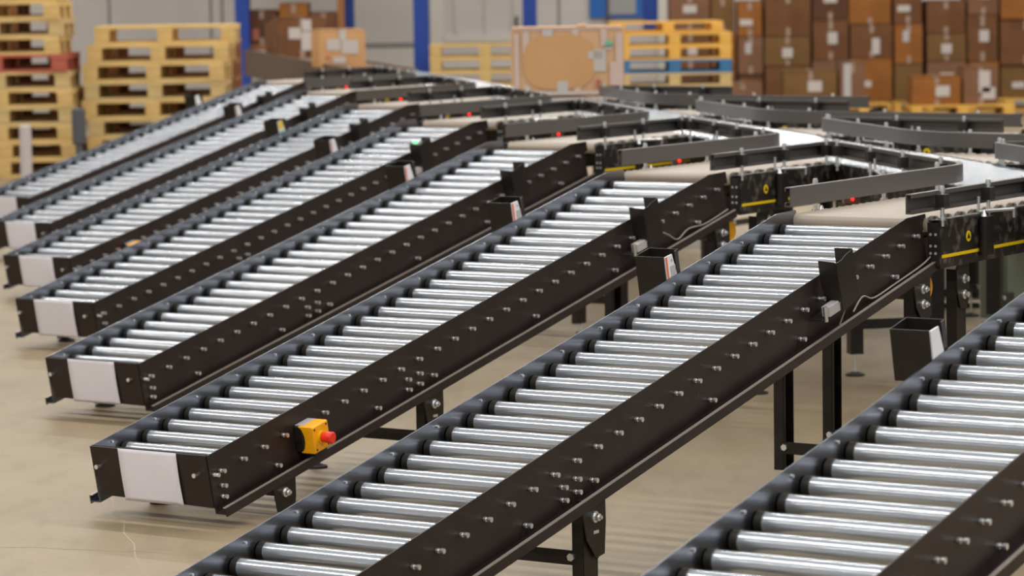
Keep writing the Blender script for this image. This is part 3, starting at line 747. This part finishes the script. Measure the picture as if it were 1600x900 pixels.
# cartons on the infeed belt
pin = lambda y, kx=0: MAINO + PIT * 8 - PH * .3 + PH * y + PN * kx + Vector((0, 0, ZT - .008))
q = pin(1.75, -.15)
carton(q.x, q.y, q.z, .44, .42, .345, M['card_tan'], 'small honey coloured carton with white labels at the far end of the line', rz=.25,
       lab=((.30, .62, .13, .11, 'label'), (.66, .55, .16, .13, 'label'), (.50, .88, .07, .10, 'label'), (.42, .20, .12, .06, 'label'), (.17, .27, .03, .03, 'pinkred')))
q = pin(5.6, -.03)
carton(q.x, q.y, q.z, .50, .45, .42, CART[0], 'brown carton with torn white labels on the infeed belt left of the honey one', rz=.22,
       lab=((.34, .62, .13, .12, 'label'), (.62, .42, .14, .20, 'label'), (.60, .82, .10, .12, 'label')))
q = pin(6.5, -.02)
carton(q.x, q.y, q.z, .46, .42, .36, CART[0], 'dark brown carton farthest back on the infeed belt', rz=.22, lab=((.5, .5, .1, .1, 'label'),))

# brown load behind the first blue column: pallets with cartons on a shelf
rk = empty('storage_rack', (-2.70, 40.6, 0), label='brown timber rack between the blue columns filled with cartons', cat='rack')
for x in (-.62, .62):
    for y in (-.4, .4): MB().box((x, y, 1.6), (.09, .09, 3.2)).build('upright', 'wood4', rk)
for z in (.95, 1.62, 2.45): MB().box((0, 0, z), (1.30, .9, .07)).build('shelf', 'wood4', rk)
SH = ['bottom', 'middle', 'upper']
n_ = 0
for zi, z in enumerate((.985, 1.655)):
    for xi, (x, w) in enumerate(((-.37, .38), (.03, .36), (.40, .33))):
        h = [.42, .50, .38, .46, .55, .40][n_]
        carton(-2.70 + x, 40.45, z, w, .55, h, CART[(n_ * 2 + 2) % 3], 'brown carton on the %s shelf of the timber rack, %s' % (['lower', 'higher'][zi], ['at its left', 'in its middle', 'at its right'][xi]), 'cartons in the timber rack', lab=(((.5, .5, .10, .12, 'label'),) if n_ % 2 else ((.3, .3, .08, .14, 'pinkred'),)))
        n_ += 1

# stacked cartons on pallets at the right
def X_(px, Y): return (px - 800) * Y / 5014.7
YC = 40.6
cols = [ (1050, 1112, (95, 38, -22)), (1114, 1152, (92, 40, -15)), (1155, 1194, (104, 46, -8)), (1196, 1268, (92, 47, -20)), (1270, 1326, (84, 22, -32)),
         (1328, 1394, (82, 30, -20)), (1397, 1441, (92, 30, -28)), (1447, 1508, (88, 46, -4)), (1511, 1559, (90, 18, -34)), (1561, 1640, (96, 26, -30)) ]
cc = [2, 0, 4, 0, 1, 3, 0, 4, 1, 0, 3, 0, 4, 0, 2, 1, 0, 1, 3, 1, 0, 4, 3, 0, 1, 0, 4, 3, 0, 1, 0, 2, 0, 2, 0, 2]
labs = [(), ((.5, .45, .13, .12, 'label'),), ((.35, .4, .16, .08, 'label'),), ((.55, .55, .12, .15, 'label'),), (), ((.6, .35, .10, .20, 'label'),), ((.5, .6, .17, .1, 'label'),), ((.4, .7, .08, .14, 'grey_edge'),)]
LV = ['bottom one', 'second up', 'third up']
CN = ['leftmost column', 'second column from the left', 'third column from the left', 'fourth column from the left', 'fifth column from the left', 'sixth column from the left', 'fourth column from the right', 'third column from the right', 'second column from the right', 'rightmost column']
bp = None; zbase = .165
for g in range(5):
    xa = X_(cols[2 * g][0], YC); xb = X_(cols[2 * g + 1][1], YC)
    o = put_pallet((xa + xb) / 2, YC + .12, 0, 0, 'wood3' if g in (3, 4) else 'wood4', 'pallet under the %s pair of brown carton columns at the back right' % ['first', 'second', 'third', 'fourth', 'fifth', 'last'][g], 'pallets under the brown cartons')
    o.scale = ((xb - xa + .02) / 1.33, 1, 1)
n_ = 0
for c, (x0, x1, tops) in enumerate(cols):
    z = PH_ + .001; zz = [1.77 - .055 * 0 + (0)] 
    zprev = z
    ybot = 148
    for l, yt in enumerate(tops):
        h = max((ybot - yt), 10) * YC / 5014.7 - .014; ybot = yt
        w = (x1 - x0) * YC / 5014.7 - .012
        carton((X_(x0, YC) + X_(x1, YC)) / 2, YC + random.uniform(-.05, .05), zprev, w, .62, h, CART[cc[n_ % len(cc)]],
               'brown carton in the back right pile, %s, %s' % (CN[c], LV[l]), 'cartons of the back right pile', rz=random.uniform(-.03, .03), lab=labs[(n_ * 3 + c) % 8], tape=n_ % 3 != 0)
        zprev += h + .016; n_ += 1
# front row of loose cartons
YF = 38.9
front = [(1132, 1193, 110, 4, 'pale brown carton in front of the pile, the one left of all front ones', ((.4, .35, .12, .1, 'label'),)),
         (1226, 1309, 92, 3, 'wide tan carton with a square white label in front of the pile', ((.58, .58, .17, .13, 'label'),)),
         (1312, 1352, 80, 4, 'tall carton with grey tape beside the wide tan carton', ()),
         (1425, 1501, 104, 1, 'front carton with white label on the yellow pallet at the right', ((.62, .5, .17, .13, 'label'),)),
         (1504, 1559, 90, 4, 'squarish front carton with big pale labels at the right end of the yellow pallet', ((.6, .62, .14, .26, 'label'), (.72, .3, .16, .14, 'label')))]
for g, (xa, xb, lb) in enumerate(((1128, 1215, 'pallet under the pale brown carton in front of the pile'), (1222, 1356, 'pallet under the wide tan carton and the taped one'), (1422, 1582, 'yellow pallet with two cartons at the far right, on the floor'))):
    a, b = X_(xa, YF), X_(xb, YF); o = put_pallet((a + b) / 2, YF, 0, 0, 'wood3', lb, 'pallets under the brown cartons'); o.scale = ((b - a) / 1.33, .85, 1)
o = put_pallet(X_(1365, YF) + .02, YF + .65, 0, 0, 'wood3', 'yellow pallet corner left of the two cartons pallet', 'pallets under the brown cartons'); o.scale = (.42, .6, 1)
for x0, x1, yt, m, lb, ll in front:
    w = (x1 - x0) * YF / 5014.7 - .01; h = (147 - yt) * YF / 5014.7
    c = carton((X_(x0, YF) + X_(x1, YF)) / 2, YF, PH_ + .002, w, .55, h, CART[m], lb, 'cartons in front of the pile', lab=ll)
    if 'grey tape' in lb: MB().box((-.06, -.29, h / 2), (.09, .002, h * .98)).build('tape_band', 'grey_edge', c)

# ------------------------------------------------------------------ light
def lamp_row(P, L_, power, k):
    o = empty('linear_lamp', P, zrot(NR), label=None)
    tag(o, 'white linear lamp hanging high above the hall floor', 'ceiling lamp', 'ceiling lamps')
    MB().box((0, 0, .05), (.16, L_, .08)).build('housing', 'lamp', o)
    ld = bpy.data.lights.new('lamp_light', 'AREA'); ld.shape = 'RECTANGLE'; ld.size = .12; ld.size_y = L_ - .1; ld.energy = power; ld.color = (1, .97, .90)
    lo = bpy.data.objects.new('lamp_light', ld); COL.objects.link(lo); lo.parent = o; lo.location = (0, 0, -.0)
HC = 6.2
ROWS = ((-3.5, 115), (3.8, 190), (11.6, 150), (19.8, 155), (26.4, 160), (33.0, 130), (39.5, 115))
for dk, pw in ROWS:                 # rows run parallel to the rollers
    base = DH * dk
    t0 = max((-13.6 - base.x) / NR.x, (YW - .3 - base.y) / NR.y); t1 = min((17.6 - base.x) / NR.x, (-5.2 - base.y) / NR.y)
    p0, p1 = base + NR * t0, base + NR * t1; mid = (p0 + p1) / 2
    bm = MB().box((0, 0, 0), (.14, (p1 - p0).length, .012)).box((0, 0, .10), (.010, (p1 - p0).length, .20)).box((0, 0, .20), (.14, (p1 - p0).length, .012)).build('trim_%d' % (30 + len([0 for a in ROWS if a[0] < dk])), 'grey')
    bm.location = (mid.x, mid.y, HC + .10); bm.rotation_euler = (0, 0, zrot(NR)); bm['kind'] = 'structure'
    for j in range(-5, 4):
        c = base + NR * (j * 5.2 + 1.2)
        if c.y > YW - 2.2 or abs(c.x) > 16 or c.x < -13.5 or c.y < -5.5: continue
        lamp_row((c.x, c.y, HC), 5.05, pw, 0)
w = bpy.data.worlds.new('world'); SC.world = w; w.use_nodes = True
w.node_tree.nodes['Background'].inputs['Color'].default_value = (.93, .96, 1.0, 1)
w.node_tree.nodes['Background'].inputs['Strength'].default_value = .47

# ------------------------------------------------------------------ camera
th, ro = 0.09778, 0.01576
f = Vector((0, math.cos(th), -math.sin(th))); r = Vector((1, 0, 0)); d = f.cross(r)
c_, s_ = math.cos(ro), math.sin(ro)
r2 = r * c_ + d * s_; d2 = -r * s_ + d * c_
cam = bpy.data.cameras.new('camera'); co = bpy.data.objects.new('camera', cam); COL.objects.link(co)
mw = Matrix.Identity(4)
for i in range(3): mw[i][0] = r2[i]; mw[i][1] = -d2[i]; mw[i][2] = -f[i]
mw[2][3] = CAM_Z
co.matrix_world = mw
cam.sensor_width = 36; cam.lens = 5014.68 / 1600 * 36; cam.clip_end = 200; cam.clip_start = .1
cam.dof.use_dof = True; cam.dof.focus_distance = 9.8; cam.dof.aperture_fstop = 5.0
SC.camera = co
vs_ = SC.view_settings; vs_.view_transform = 'Standard'; vs_.look = 'None'; vs_.exposure = 0.0; vs_.gamma = 1; vs_.use_curve_mapping = False
